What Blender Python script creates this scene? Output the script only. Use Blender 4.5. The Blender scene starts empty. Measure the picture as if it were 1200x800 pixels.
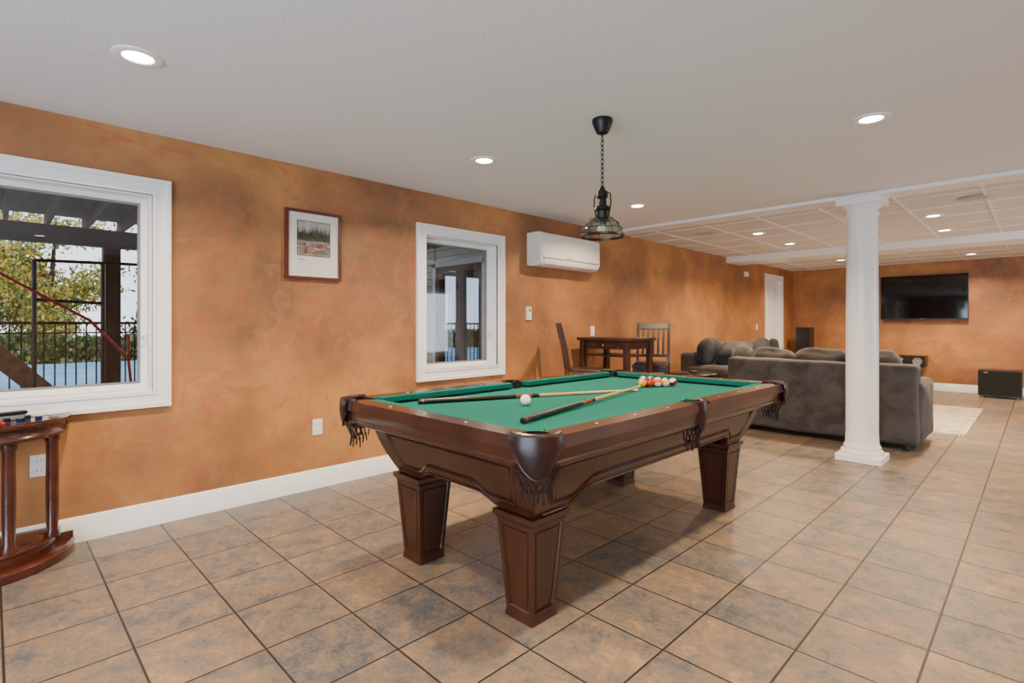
import bpy, bmesh, math, random
from mathutils import Vector, Matrix, Euler, noise
random.seed(4)
S=bpy.context.scene
pi=math.pi
# ------------------------------------------------------------------ materials
def newmat(name):
    m=bpy.data.materials.new(name); m.use_nodes=True
    nt=m.node_tree; p=nt.nodes['Principled BSDF']
    return m,nt,p
def c4(c): return (c[0],c[1],c[2],1)
def mat(name,col,rough=.5,metal=0,col2=None,scale=5,stretch=(1,1,1),detail=4,bump=0,bscale=60,coat=0,sheen=0,emit=0,spec=None,dist=0):
    m,nt,p=newmat(name)
    p.inputs['Base Color'].default_value=c4(col)
    p.inputs['Roughness'].default_value=rough
    p.inputs['Metallic'].default_value=metal
    if spec is not None: p.inputs['Specular IOR Level'].default_value=spec
    if coat:
        p.inputs['Coat Weight'].default_value=coat; p.inputs['Coat Roughness'].default_value=.15
    if sheen: p.inputs['Sheen Weight'].default_value=sheen
    if emit:
        p.inputs['Emission Color'].default_value=c4(col); p.inputs['Emission Strength'].default_value=emit
    tc=nt.nodes.new('ShaderNodeTexCoord'); mp=nt.nodes.new('ShaderNodeMapping')
    mp.inputs['Scale'].default_value=stretch
    nt.links.new(tc.outputs['Object'],mp.inputs['Vector'])
    if col2 is not None:
        n=nt.nodes.new('ShaderNodeTexNoise'); n.inputs['Scale'].default_value=scale; n.inputs['Detail'].default_value=detail; n.inputs['Distortion'].default_value=dist
        nt.links.new(mp.outputs[0],n.inputs['Vector'])
        r=nt.nodes.new('ShaderNodeValToRGB')
        r.color_ramp.elements[0].position=.35; r.color_ramp.elements[1].position=.65
        r.color_ramp.elements[0].color=c4(col); r.color_ramp.elements[1].color=c4(col2)
        nt.links.new(n.outputs['Fac'],r.inputs[0]); nt.links.new(r.outputs[0],p.inputs['Base Color'])
    if bump:
        n2=nt.nodes.new('ShaderNodeTexNoise'); n2.inputs['Scale'].default_value=bscale; n2.inputs['Detail'].default_value=3
        nt.links.new(mp.outputs[0],n2.inputs['Vector'])
        b=nt.nodes.new('ShaderNodeBump'); b.inputs['Strength'].default_value=bump; b.inputs['Distance'].default_value=.01
        nt.links.new(n2.outputs['Fac'],b.inputs['Height']); nt.links.new(b.outputs[0],p.inputs['Normal'])
    return m
def glassmat(name,tint=(1,1,1),refl=.08,rough=0.0):
    m=bpy.data.materials.new(name); m.use_nodes=True; nt=m.node_tree; nt.nodes.clear()
    o=nt.nodes.new('ShaderNodeOutputMaterial'); mx=nt.nodes.new('ShaderNodeMixShader')
    t=nt.nodes.new('ShaderNodeBsdfTransparent'); g=nt.nodes.new('ShaderNodeBsdfGlossy')
    t.inputs[0].default_value=c4(tint); g.inputs['Roughness'].default_value=rough
    mx.inputs[0].default_value=refl
    nt.links.new(t.outputs[0],mx.inputs[1]); nt.links.new(g.outputs[0],mx.inputs[2]); nt.links.new(mx.outputs[0],o.inputs[0])
    return m
def wallmat():
    m,nt,p=newmat('orange_faux_plaster')
    N=nt.nodes; L=nt.links
    tc=N.new('ShaderNodeTexCoord')
    n1=N.new('ShaderNodeTexNoise'); n1.inputs['Scale'].default_value=1.0; n1.inputs['Detail'].default_value=7; n1.inputs['Distortion'].default_value=.25
    n1.inputs['Roughness'].default_value=.6
    L.new(tc.outputs['Object'],n1.inputs['Vector'])
    r1=N.new('ShaderNodeValToRGB'); e=r1.color_ramp.elements
    e[0].position=.37; e[0].color=(.220,.104,.047,1); e[1].position=.63; e[1].color=(.50,.235,.078,1)
    e2=e.new(.5); e2.color=(.350,.158,.058,1)
    L.new(n1.outputs['Fac'],r1.inputs[0])
    prev=r1.outputs[0]; hb=None
    for k,(sc,rot,st,col,amt,c0) in enumerate(((2.0,(.6,.3,.2),(1,1,2.2),(.40,.095,.047,1),.65,.50),(2.6,(-.9,.2,.9),(1,2.0,1),(.43,.12,.06,1),.6,.53),(3.0,(1.2,.5,.1),(1.7,1,1),(.52,.27,.105,1),.22,.47))):
        mp=N.new('ShaderNodeMapping'); mp.inputs['Rotation'].default_value=rot; mp.inputs['Scale'].default_value=st; mp.inputs['Location'].default_value=(k*5,k*3,0)
        n2=N.new('ShaderNodeTexNoise'); n2.inputs['Scale'].default_value=sc; n2.inputs['Detail'].default_value=5; n2.inputs['Distortion'].default_value=.4; n2.inputs['Roughness'].default_value=.5
        L.new(tc.outputs['Object'],mp.inputs['Vector']); L.new(mp.outputs[0],n2.inputs['Vector'])
        r2=N.new('ShaderNodeValToRGB'); e=r2.color_ramp.elements
        e[0].position=c0-.035; e[0].color=(0,0,0,1); e[1].position=c0+.05; e[1].color=(0,0,0,1); q=e.new(c0); q.color=(1,1,1,1)
        L.new(n2.outputs['Fac'],r2.inputs[0])
        n3=N.new('ShaderNodeTexNoise'); n3.inputs['Scale'].default_value=2.6; n3.inputs['Detail'].default_value=4; n3.inputs['Roughness'].default_value=.65
        L.new(mp.outputs[0],n3.inputs['Vector'])
        r3=N.new('ShaderNodeValToRGB'); r3.color_ramp.elements[0].position=.48; r3.color_ramp.elements[1].position=.60
        L.new(n3.outputs['Fac'],r3.inputs[0])
        mu=N.new('ShaderNodeMath'); mu.operation='MULTIPLY'; L.new(r2.outputs[0],mu.inputs[0]); L.new(r3.outputs[0],mu.inputs[1])
        mu2=N.new('ShaderNodeMath'); mu2.operation='MULTIPLY'; mu2.inputs[1].default_value=amt; L.new(mu.outputs[0],mu2.inputs[0])
        mx=N.new('ShaderNodeMixRGB'); mx.inputs[2].default_value=col
        L.new(mu2.outputs[0],mx.inputs[0]); L.new(prev,mx.inputs[1]); prev=mx.outputs[0]
        hb=n2 if hb is None else hb
    L.new(prev,p.inputs['Base Color'])
    p.inputs['Roughness'].default_value=.5
    b=N.new('ShaderNodeBump'); b.inputs['Strength'].default_value=.12; b.inputs['Distance'].default_value=.01
    L.new(hb.outputs['Fac'],b.inputs['Height']); L.new(b.outputs[0],p.inputs['Normal'])
    return m
def tilemat():
    m,nt,p=newmat('slate_floor_tile'); N=nt.nodes; L=nt.links
    tc=N.new('ShaderNodeTexCoord'); mp=N.new('ShaderNodeMapping'); mp.inputs['Location'].default_value=(3.905+3.6,-.035+3.6,0)
    L.new(tc.outputs['Object'],mp.inputs['Vector'])
    br=N.new('ShaderNodeTexBrick'); br.offset=0; br.squash=1
    br.inputs['Scale'].default_value=1; br.inputs['Brick Width'].default_value=.36; br.inputs['Row Height'].default_value=.36
    br.inputs['Mortar Size'].default_value=.0048; br.inputs['Mortar Smooth'].default_value=.2
    br.inputs['Color1'].default_value=(0,0,0,1); br.inputs['Color2'].default_value=(1,1,1,1); br.inputs['Mortar'].default_value=(.5,.5,.5,1)
    L.new(mp.outputs[0],br.inputs['Vector'])
    n=N.new('ShaderNodeTexNoise'); n.inputs['Scale'].default_value=8; n.inputs['Detail'].default_value=12; n.inputs['Roughness'].default_value=.8; n.inputs['Distortion'].default_value=.2
    sc=N.new('ShaderNodeVectorMath'); sc.operation='SCALE'; sc.inputs['Scale'].default_value=9
    L.new(br.outputs['Color'],sc.inputs[0]); ad=N.new('ShaderNodeVectorMath'); ad.operation='ADD'
    L.new(mp.outputs[0],ad.inputs[0]); L.new(sc.outputs[0],ad.inputs[1]); L.new(ad.outputs[0],n.inputs['Vector'])
    a=N.new('ShaderNodeMath'); a.operation='MULTIPLY_ADD'; a.inputs[1].default_value=.10
    L.new(br.outputs['Color'],a.inputs[0]); 
    s=N.new('ShaderNodeMath'); s.operation='SUBTRACT'; s.inputs[1].default_value=.05; L.new(n.outputs['Fac'],s.inputs[0]); L.new(s.outputs[0],a.inputs[2])
    nf=N.new('ShaderNodeTexNoise'); nf.inputs['Scale'].default_value=55; nf.inputs['Detail'].default_value=6; nf.inputs['Roughness'].default_value=.8
    L.new(ad.outputs[0],nf.inputs['Vector'])
    f1=N.new('ShaderNodeMath'); f1.operation='MULTIPLY_ADD'; f1.inputs[1].default_value=.45; L.new(nf.outputs['Fac'],f1.inputs[0])
    f0=N.new('ShaderNodeMath'); f0.operation='SUBTRACT'; f0.inputs[1].default_value=.225; L.new(a.outputs[0],f0.inputs[0]); L.new(f0.outputs[0],f1.inputs[2])
    r=N.new('ShaderNodeValToRGB'); e=r.color_ramp.elements
    e[0].position=.30; e[0].color=(.060,.060,.063,1); e[1].position=.70; e[1].color=(.37,.245,.14,1)
    for q,cc in((.41,(.110,.109,.11,1)),(.49,(.170,.143,.118,1)),(.58,(.245,.168,.105,1))):
        z=e.new(q); z.color=cc
    L.new(f1.outputs[0],r.inputs[0])
    mx=N.new('ShaderNodeMixRGB'); mx.inputs[2].default_value=(.030,.024,.022,1)
    L.new(br.outputs['Fac'],mx.inputs[0]); L.new(r.outputs[0],mx.inputs[1]); L.new(mx.outputs[0],p.inputs['Base Color'])
    rr=N.new('ShaderNodeMapRange'); rr.inputs['To Min'].default_value=.25; rr.inputs['To Max'].default_value=.5
    L.new(n.outputs['Fac'],rr.inputs['Value']); L.new(rr.outputs[0],p.inputs['Roughness'])
    p.inputs['Specular IOR Level'].default_value=.45
    sb=N.new('ShaderNodeMath'); sb.operation='MULTIPLY_ADD'; sb.inputs[1].default_value=-1.2; L.new(br.outputs['Fac'],sb.inputs[0]); L.new(n.outputs['Fac'],sb.inputs[2])
    b=N.new('ShaderNodeBump'); b.inputs['Strength'].default_value=.4; b.inputs['Distance'].default_value=.006
    L.new(sb.outputs[0],b.inputs['Height']); L.new(b.outputs[0],p.inputs['Normal'])
    return m
def brickmat(name,c,mc,w,h,ms,rough=.8,off=0.0,loc=(0,0,0),rot=(0,0,0),bump=.4):
    m,nt,p=newmat(name); N=nt.nodes; L=nt.links
    tc=N.new('ShaderNodeTexCoord'); mp=N.new('ShaderNodeMapping'); mp.inputs['Location'].default_value=loc; mp.inputs['Rotation'].default_value=rot
    L.new(tc.outputs['Object'],mp.inputs['Vector'])
    br=N.new('ShaderNodeTexBrick'); br.offset=off; br.squash=1
    br.inputs['Scale'].default_value=1; br.inputs['Brick Width'].default_value=w; br.inputs['Row Height'].default_value=h
    br.inputs['Mortar Size'].default_value=ms; br.inputs['Mortar Smooth'].default_value=.1
    br.inputs['Color1'].default_value=c4(c); br.inputs['Color2'].default_value=c4([x*.96 for x in c]); br.inputs['Mortar'].default_value=c4(mc)
    L.new(mp.outputs[0],br.inputs['Vector']); L.new(br.outputs['Color'],p.inputs['Base Color'])
    p.inputs['Roughness'].default_value=rough
    b=N.new('ShaderNodeBump'); b.inputs['Strength'].default_value=bump; b.inputs['Distance'].default_value=.01
    L.new(br.outputs['Fac'],b.inputs['Height']); L.new(b.outputs[0],p.inputs['Normal'])
    return m
M_wall=wallmat(); M_tile=tilemat()
M_ceil=mat('ceiling_paint',(.80,.81,.83),.9,bump=.2,bscale=90)
M_drop=mat('drop_ceiling_tile',(.64,.61,.58),.9,col2=(.70,.67,.64),scale=120,bump=.3,bscale=150)
M_white=mat('white_trim_paint',(.88,.88,.89),.35)
M_wood=mat('cherry_wood',(.028,.0068,.0028),.30,col2=(.055,.0145,.0050),scale=6,stretch=(1,1,.25),coat=.2,detail=8)
M_wooddk=mat('cherry_wood_dark',(.012,.004,.003),.35,coat=.2)
M_felt=mat('green_felt',(.001,.122,.098),.95,col2=(.002,.140,.113),scale=200,bump=.1,bscale=500,spec=.2)
M_leather=mat('oxblood_leather',(.022,.006,.006),.34,col2=(.013,.004,.004),scale=40,bump=.08,bscale=150)
M_black=mat('black_plastic',(.008,.008,.009),.35)
M_iron=mat('black_iron',(.010,.010,.011),.4,metal=.3)
M_gloss=mat('screen_gloss_black',(.003,.003,.004),.05)
M_ivory=mat('ivory',(.8,.75,.62),.3)
M_plate=mat('plastic_white',(.84,.83,.80),.35)
M_grey=mat('grey_plastic',(.22,.22,.23),.4)
M_sofa=mat('grey_sofa_fabric',(.034,.031,.032),.95,col2=(.072,.066,.067),scale=5,detail=7,bump=.5,bscale=120,sheen=.1,dist=1)
M_sofadk=mat('charcoal_pillow_fabric',(.012,.013,.017),.95,col2=(.030,.031,.037),scale=9,bump=.5,bscale=90,sheen=.05)
M_sofab=mat('greybrown_cushion_fabric',(.070,.060,.056),.95,col2=(.040,.036,.037),scale=7,bump=.4,bscale=90,sheen=.1)
M_dkwood=mat('mahogany_bar_wood',(.038,.010,.006),.35,col2=(.065,.018,.009),scale=8,stretch=(1,1,.3),coat=.2)
M_esp=mat('espresso_wood',(.016,.008,.006),.35,col2=(.028,.013,.009),scale=8,stretch=(1,1,.3),coat=.2)
M_glass=glassmat('window_glass',refl=.05)
M_emit=mat('lamp_lens',(1,.86,.66),.4,emit=22)
M_rug=mat('cream_rug',(.62,.54,.42),1,col2=(.36,.30,.24),scale=7,detail=5,bump=.5,bscale=200,dist=1.5)
M_chrome=mat('chrome',(.7,.7,.7),.15,metal=1)
# ------------------------------------------------------------------ builder
class B:
    def __init__(s,name,loc=(0,0,0),rz=0):
        s.n=name; s.loc=loc; s.rz=rz; s.bm=bmesh.new(); s.m=[]; s.x=Matrix.Identity(4)
    def mi(s,m):
        if m not in s.m: s.m.append(m)
        return s.m.index(m)
    def V(s,co): return s.bm.verts.new(s.x@Vector(co))
    def F(s,vs,m,sm=False):
        try: f=s.bm.faces.new(vs)
        except ValueError: return None
        f.material_index=s.mi(m); f.smooth=sm; return f
    def box(s,c,size,m,rot=(0,0,0),top=None,topoff=(0,0)):
        R=Euler(rot).to_matrix(); h=[a/2 for a in size]; tx,ty=(h[0],h[1]) if top is None else (top[0]/2,top[1]/2)
        P=[(-h[0],-h[1],-h[2]),(h[0],-h[1],-h[2]),(h[0],h[1],-h[2]),(-h[0],h[1],-h[2]),
           (-tx+topoff[0],-ty+topoff[1],h[2]),(tx+topoff[0],-ty+topoff[1],h[2]),(tx+topoff[0],ty+topoff[1],h[2]),(-tx+topoff[0],ty+topoff[1],h[2])]
        v=[s.V(Vector(c)+R@Vector(p)) for p in P]
        fs=[]
        for q in((3,2,1,0),(4,5,6,7),(0,1,5,4),(1,2,6,5),(2,3,7,6),(3,0,4,7)):
            fs.append(s.F([v[i] for i in q],m))
        return fs
    def bx(s,x0,x1,y0,y1,z0,z1,m):
        return s.box(((x0+x1)/2,(y0+y1)/2,(z0+z1)/2),(abs(x1-x0),abs(y1-y0),abs(z1-z0)),m)
    def cyl(s,p1,p2,r1,r2,m,seg=16,caps=True):
        p1=Vector(p1); p2=Vector(p2); d=(p2-p1).normalized()
        a=d.orthogonal().normalized(); b=d.cross(a)
        A=[];C=[]
        for i in range(seg):
            t=2*pi*i/seg; o=a*math.cos(t)+b*math.sin(t)
            A.append(s.V(p1+o*r1)); C.append(s.V(p2+o*r2))
        for i in range(seg):
            j=(i+1)%seg; s.F([A[i],A[j],C[j],C[i]],m,True)
        if caps: s.F(A[::-1],m); s.F(C,m)
    def lathe(s,prof,c,m,seg=32,sm=True,a0=0,a1=2*pi):
        full=abs(a1-a0-2*pi)<1e-6; n=seg if full else seg+1
        rings=[]
        for r,z in prof:
            if r<1e-5: rings.append([s.V((c[0],c[1],c[2]+z))]); continue
            rings.append([s.V((c[0]+r*math.cos(a0+(a1-a0)*i/seg),c[1]+r*math.sin(a0+(a1-a0)*i/seg),c[2]+z)) for i in range(n)])
        for k in range(len(rings)-1):
            A,C=rings[k],rings[k+1]
            for i in range(seg):
                j=(i+1)%n
                if len(A)==1 and len(C)==1: continue
                if len(A)==1: s.F([A[0],C[i],C[j]],m,sm)
                elif len(C)==1: s.F([A[i],A[j],C[0]],m,sm)
                else: s.F([A[i],A[j],C[j],C[i]],m,sm)
    def sph(s,c,r,m,seg=20,sc=(1,1,1)):
        k=seg//2
        R=[]
        for j in range(k+1):
            t=pi*j/k
            if j in(0,k): R.append([s.V((c[0],c[1],c[2]+r*sc[2]*math.cos(t)))])
            else: R.append([s.V((c[0]+r*sc[0]*math.sin(t)*math.cos(2*pi*i/seg),c[1]+r*sc[1]*math.sin(t)*math.sin(2*pi*i/seg),c[2]+r*sc[2]*math.cos(t))) for i in range(seg)])
        for j in range(k):
            A,C=R[j],R[j+1]
            for i in range(seg):
                q=(i+1)%seg
                if len(A)==1: s.F([A[0],C[i],C[q]],m,True)
                elif len(C)==1: s.F([A[i],C[0],A[q]],m,True)
                else: s.F([A[i],C[i],C[q],A[q]],m,True)
    def sell(s,c,size,m,e=.4,ev=None,rot=(0,0,0),nz=0,seg=32,ns=3):
        ev=e if ev is None else ev
        R=Euler(rot).to_matrix(); k=seg//2
        sp=lambda v,p: math.copysign(abs(v)**p,v)
        rings=[]
        def pt(u,v):
            cu,su,cv,sv=math.cos(u),math.sin(u),math.cos(v),math.sin(v)
            p=Vector((size[0]/2*sp(cv,ev)*sp(cu,e),size[1]/2*sp(cv,ev)*sp(su,e),size[2]/2*sp(sv,ev)))
            if nz:
                q=(Vector(c)+p)*ns
                p+=Vector((noise.noise(q),noise.noise(q+Vector((7,3,1))),noise.noise(q+Vector((1,9,4)))))*nz
            return s.V(Vector(c)+R@p)
        for j in range(k+1):
            v=-pi/2+pi*j/k
            rings.append([pt(0,v)] if j in(0,k) else [pt(-pi+2*pi*i/seg,v) for i in range(seg)])
        for j in range(k):
            A,C=rings[j],rings[j+1]
            for i in range(seg):
                q=(i+1)%seg
                if len(A)==1: s.F([A[0],C[q],C[i]],m,True)
                elif len(C)==1: s.F([A[i],A[q],C[0]],m,True)
                else: s.F([A[i],A[q],C[q],C[i]],m,True)
    def rbox(s,c,size,m,r=.05,rot=(0,0,0),nz=0,ns=3,n=10,puff=0):
        """rounded, slightly uneven upholstered block"""
        R=Euler(rot).to_matrix(); h=Vector(size)/2; C=Vector(c); cache={}
        def P(a):
            p=Vector((a[0]*h.x,a[1]*h.y,a[2]*h.z))
            q=Vector([max(-h[i]+r,min(h[i]-r,p[i])) for i in range(3)])
            d=p-q
            if d.length>1e-9: p=q+d.normalized()*min(r,d.length) if sum(abs(x)>1e-6 for x in d)>1 else p
            if puff:
                for i in range(3):
                    j,k=(i+1)%3,(i+2)%3
                    if abs(a[i])>.999: p[i]+=math.copysign(puff*(1-a[j]**2)*(1-a[k]**2),a[i])
            if nz:
                w=(C+p)*ns; p+=Vector((noise.noise(w),noise.noise(w+Vector((7,3,1))),noise.noise(w+Vector((1,9,4)))))*nz
            return C+R@p
        def vv(a):
            k=tuple(round(x,5) for x in a)
            if k not in cache: cache[k]=s.V(P(a))
            return cache[k]
        def ticks(L):
            L=max(L,2.2*r); e=r/L*2; T_=[-1,-1+e*.3,-1+e*.65,-1+e]
            T_+=[-1+e+(2-2*e)*i/n for i in range(1,n)]
            return T_+[1-e,1-e*.65,1-e*.3,1]
        T3=[ticks(size[i]) for i in range(3)]
        for ax in range(3):
            j,k=(ax+1)%3,(ax+2)%3
            for sg in(-1,1):
                for u in range(len(T3[j])-1):
                    for v in range(len(T3[k])-1):
                        q=[]
                        for du,dv in((0,0),(1,0),(1,1),(0,1)):
                            a=[0,0,0]; a[ax]=sg; a[j]=T3[j][u+du]; a[k]=T3[k][v+dv]; q.append(vv(a))
                        s.F(q,m,True)
    def tube(s,pts,r,m,seg=8,closed=False):
        P=[Vector(p) for p in pts]; n=len(P); rings=[]
        up=None
        for i in range(n):
            if closed: d=P[(i+1)%n]-P[i-1]
            else: d=P[min(i+1,n-1)]-P[max(i-1,0)]
            d.normalize()
            if up is None: up=d.orthogonal().normalized()
            a=(up-d*up.dot(d))
            a=d.orthogonal() if a.length<1e-4 else a
            a.normalize(); up=a; b=d.cross(a)
            rings.append([s.V(P[i]+(a*math.cos(2*pi*k/seg)+b*math.sin(2*pi*k/seg))*r) for k in range(seg)])
        for i in range(n if closed else n-1):
            A=rings[i];C=rings[(i+1)%n]
            for k in range(seg):
                q=(k+1)%seg; s.F([A[k],A[q],C[q],C[k]],m,True)
        if not closed: s.F(rings[0][::-1],m); s.F(rings[-1],m)
    def prism(s,poly,z0,z1,m,sm=False,f=None):
        f=f or (lambda x,y,z:(x,y,z))
        A=[s.V(f(x,y,z0)) for x,y in poly]; C=[s.V(f(x,y,z1)) for x,y in poly]
        n=len(poly)
        s.F(A[::-1],m); s.F(C,m)
        for i in range(n):
            j=(i+1)%n; s.F([A[i],A[j],C[j],C[i]],m,sm)
    def grid(s,fn,nu,nv,m,sm=True):
        G=[[s.V(fn(i/nu,j/nv)) for j in range(nv+1)] for i in range(nu+1)]
        for i in range(nu):
            for j in range(nv):
                s.F([G[i][j],G[i+1][j],G[i+1][j+1],G[i][j+1]],m,sm)
    def loft(s,loops,m,sm=False,cap0=False,cap1=False):
        R=[[s.V(p) for p in l] for l in loops]; n=len(R[0])
        for k in range(len(R)-1):
            for i in range(n):
                j=(i+1)%n; s.F([R[k][i],R[k][j],R[k+1][j],R[k+1][i]],m,sm)
        if cap0: s.F(R[0][::-1],m)
        if cap1: s.F(R[-1],m)
    def done(s,bev=0,parent=None,norm=True):
        if norm: bmesh.ops.recalc_face_normals(s.bm,faces=s.bm.faces)
        me=bpy.data.meshes.new(s.n); s.bm.to_mesh(me); s.bm.free()
        for m in s.m: me.materials.append(m)
        try: me.set_sharp_from_angle(angle=math.radians(40))
        except Exception: pass
        o=bpy.data.objects.new(s.n,me); S.collection.objects.link(o)
        o.location=s.loc; o.rotation_euler=(0,0,s.rz)
        if parent: o.parent=parent
        if bev:
            b=o.modifiers.new('bevel','BEVEL'); b.width=bev; b.segments=2; b.limit_method='ANGLE'; b.angle_limit=math.radians(40)
        return o
# ------------------------------------------------------------------ room shell
XL,XR,YF,YB,H=-3.91,3.2,-2.4,12.7,2.44
T=.16
def wall(name,axis,a,thick,u0,u1,z0,z1,ops,m):
    b=B(name)
    us=sorted(set([u0,u1]+[o[0] for o in ops]+[o[1] for o in ops]))
    zs=sorted(set([z0,z1]+[o[2] for o in ops]+[o[3] for o in ops]))
    def solid(i,j):
        if i<0 or j<0 or i>=len(us)-1 or j>=len(zs)-1: return False
        cu=(us[i]+us[i+1])/2; cz=(zs[j]+zs[j+1])/2
        return not any(o[0]<cu<o[1] and o[2]<cz<o[3] for o in ops)
    P=(lambda u,z,t:(a+t,u,z)) if axis=='x' else (lambda u,z,t:(u,a+t,z))
    cache={}
    def v(u,z,t):
        k=(round(u,4),round(z,4),round(t,4))
        if k not in cache: cache[k]=b.V(P(u,z,t))
        return cache[k]
    for i in range(len(us)-1):
        for j in range(len(zs)-1):
            if not solid(i,j): continue
            A,C,D,E=us[i],us[i+1],zs[j],zs[j+1]
            for t in(0,thick): b.F([v(A,D,t),v(C,D,t),v(C,E,t),v(A,E,t)],m)
            if not solid(i-1,j): b.F([v(A,D,0),v(A,E,0),v(A,E,thick),v(A,D,thick)],m)
            if not solid(i+1,j): b.F([v(C,D,0),v(C,E,0),v(C,E,thick),v(C,D,thick)],m)
            if not solid(i,j-1): b.F([v(A,D,0),v(C,D,0),v(C,D,thick),v(A,D,thick)],m)
            if not solid(i,j+1): b.F([v(A,E,0),v(C,E,0),v(C,E,thick),v(A,E,thick)],m)
    return b.done()
W1=(-.68,.717,.835,2.055); W2=(2.78,3.66,.837,2.055); D1=(11.10,11.97,0,2.19)
wall('wall_left','x',XL,-T,YF,YB,0,2.6,[W1,W2,D1],M_wall)
wall('wall_back','y',YB,T,XL-T,XR+T,0,2.6,[],M_wall)
wall('wall_right','x',XR,T,YF,YB,0,2.6,[(6.6,9.0,.5,2.1)],M_wall)
wall('wall_front','y',YF,-T,XL-T,XR+T,0,2.6,[(-2.3,1.9,.05,2.15)],M_wall)
b=B('floor'); b.bx(XL-T,XR+T,YF-T,YB+T,-.1,0,M_tile); b.done()
b=B('ceiling'); b.bx(XL-T,XR+T,YF-T,5.62,H,H+.16,M_ceil); b.done()
b=B('ceiling'); b.bx(XL-T,XR+T,5.62,YB+T,H-.005,H+.16,M_drop)
zc=H-.005
def bars(ya,yb):
    y=ya+.31
    while y<yb: b.bx(XL,XR,y-.010,y+.010,zc-.006,zc+.002,M_white); y+=.62
    x=XL+.45
    while x<XR: b.bx(x-.010,x+.010,ya,yb,zc-.007,zc+.001,M_white); x+=.62
bars(5.86,9.2); bars(9.75,YB)
b.done()
b=B('trim_1'); b.bx(XL,XR,5.60,5.86,2.405,H,M_white); b.done(.006)
b=B('trim_2'); b.bx(XL,XR,9.2,9.75,2.33,H-.005,M_white); b.done(.006)
def baseboard(name,p0,p1,nrm):
    b=B(name); p0=Vector(p0);p1=Vector(p1);n=Vector(nrm)
    prof=[(0,0),(.02,0),(.02,.105),(.014,.118),(.014,.13),(.006,.145),(0,.145)]
    A=[b.V((p0.x+n.x*d,p0.y+n.y*d,z)) for d,z in prof]; C=[b.V((p1.x+n.x*d,p1.y+n.y*d,z)) for d,z in prof]
    for i in range(len(prof)):
        j=(i+1)%len(prof); b.F([A[i],A[j],C[j],C[i]],M_white)
    b.F(A,M_white); b.F(C[::-1],M_white); b.done()
baseboard('baseboard_left',(XL,YF),(XL,11.01),(1,0))
baseboard('baseboard_left',(XL,12.06),(XL,YB),(1,0))
baseboard('baseboard_back',(XL,YB),(XR,YB),(0,-1))
baseboard('baseboard_right',(XR,YF),(XR,YB),(-1,0))
def window(name,o):
    y0,y1,z0,z1=o; b=B(name); cw=.095
    def ring(a,c,x0,x1):
        b.bx(x0,x1,y0-a,y1+a,z1+c,z1+a,M_white); b.bx(x0,x1,y0-a,y1+a,z0-a,z0-c,M_white)
        b.bx(x0,x1,y0-a,y0-c,z0-c,z1+c,M_white); b.bx(x0,x1,y1+c,y1+a,z0-c,z1+c,M_white)
    ring(cw,0,XL,XL+.018); ring(cw+.004,cw-.025,XL,XL+.03); ring(.02,.0,XL,XL+.024)
    t=.012
    b.bx(XL-T,XL+.005,y0,y0+t,z0,z1,M_white); b.bx(XL-T,XL+.005,y1-t,y1,z0,z1,M_white)
    b.bx(XL-T,XL+.005,y0+t,y1-t,z0,z0+t,M_white); b.bx(XL-T,XL+.005,y0+t,y1-t,z1-t,z1,M_white)
    xs=XL-.09; w=.05
    def sash(i,w,x0,x1,m):
        a,c,d,e=y0+i,y1-i,z0+i,z1-i
        b.bx(x0,x1,a,a+w,d,e,m); b.bx(x0,x1,c-w,c,d,e,m); b.bx(x0,x1,a+w,c-w,d,d+w,m); b.bx(x0,x1,a+w,c-w,e-w,e,m)
    sash(t,.032,xs-.045,xs+.005,M_white); sash(t+.032,.012,xs-.035,xs-.008,M_grey)
    b.bx(xs-.024,xs-.020,y0+t+.03,y1-t-.03,z0+t+.03,z1-t-.03,M_glass)
    b.bx(xs+.005,xs+.02,y1-.045,y1-.025,z0+.28,z0+.36,M_plate); b.cyl((xs+.02,y1-.035,z0+.32),(xs+.05,y1-.04,z0+.35),.006,.005,M_plate,8)
    b.done(.003)
window('window_1',W1); window('window_2',W2)
b=B('door_1'); y0,y1,z1=D1[0],D1[1],D1[3]
for (a,c,d,e) in((y0-.085,y0,0,z1+.085),(y1,y1+.085,0,z1+.085),(y0,y1,z1,z1+.085)):
    b.bx(XL,XL+.022,a,c,d,e,M_white)
b.bx(XL-T,XL,y0,y0+.02,0,z1,M_white); b.bx(XL-T,XL,y1-.02,y1,0,z1,M_white); b.bx(XL-T,XL,y0,y1,z1-.02,z1,M_white)
b.bx(XL-.10,XL-.06,y0+.022,y1-.022,.008,z1-.022,M_white)
for (a,c) in((y0+.1,(y0+y1)/2-.04),((y0+y1)/2+.04,y1-.1)):
    for (d,e) in((.25,.95),(1.08,1.75),(1.85,2.08)):
        b.bx(XL-.062,XL-.052,a,c,d,e,M_white); b.bx(XL-.055,XL-.048,a+.03,c-.03,d+.03,e-.03,M_white)
b.sph((XL-.02,y0+.09,1.0),.028,M_chrome,12); b.cyl((XL-.06,y0+.09,1.0),(XL-.03,y0+.09,1.0),.01,.01,M_chrome,8)
b.done(.003)
def added_glass_door(name,x0,x1,z0,z1,y):
    b=B(name); 
    n=3
    b.bx(x0-.08,x1+.08,y,y+.02,z1,z1+.09,M_white); b.bx(x0-.09,x0,y,y+.02,0,z1,M_white); b.bx(x1,x1+.09,y,y+.02,0,z1,M_white)
    for i in range(n+1):
        xx=x0+.03+(x1-x0-.06)*i/n; b.bx(xx-.03,xx+.03,y-.1,y-.05,z0,z1,M_white)
    b.bx(x0,x1,y-.1,y-.05,z1-.06,z1,M_white); b.bx(x0,x1,y-.1,y-.05,z0,z0+.08,M_white)
    b.bx(x0,x1,y-.078,y-.074,z0+.08,z1-.06,M_glass)
    b.done(.003)
added_glass_door('added_rear_door',-2.3,1.9,.05,2.15,YF)  # unseen door behind camera, added as an opening for daylight fill
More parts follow.
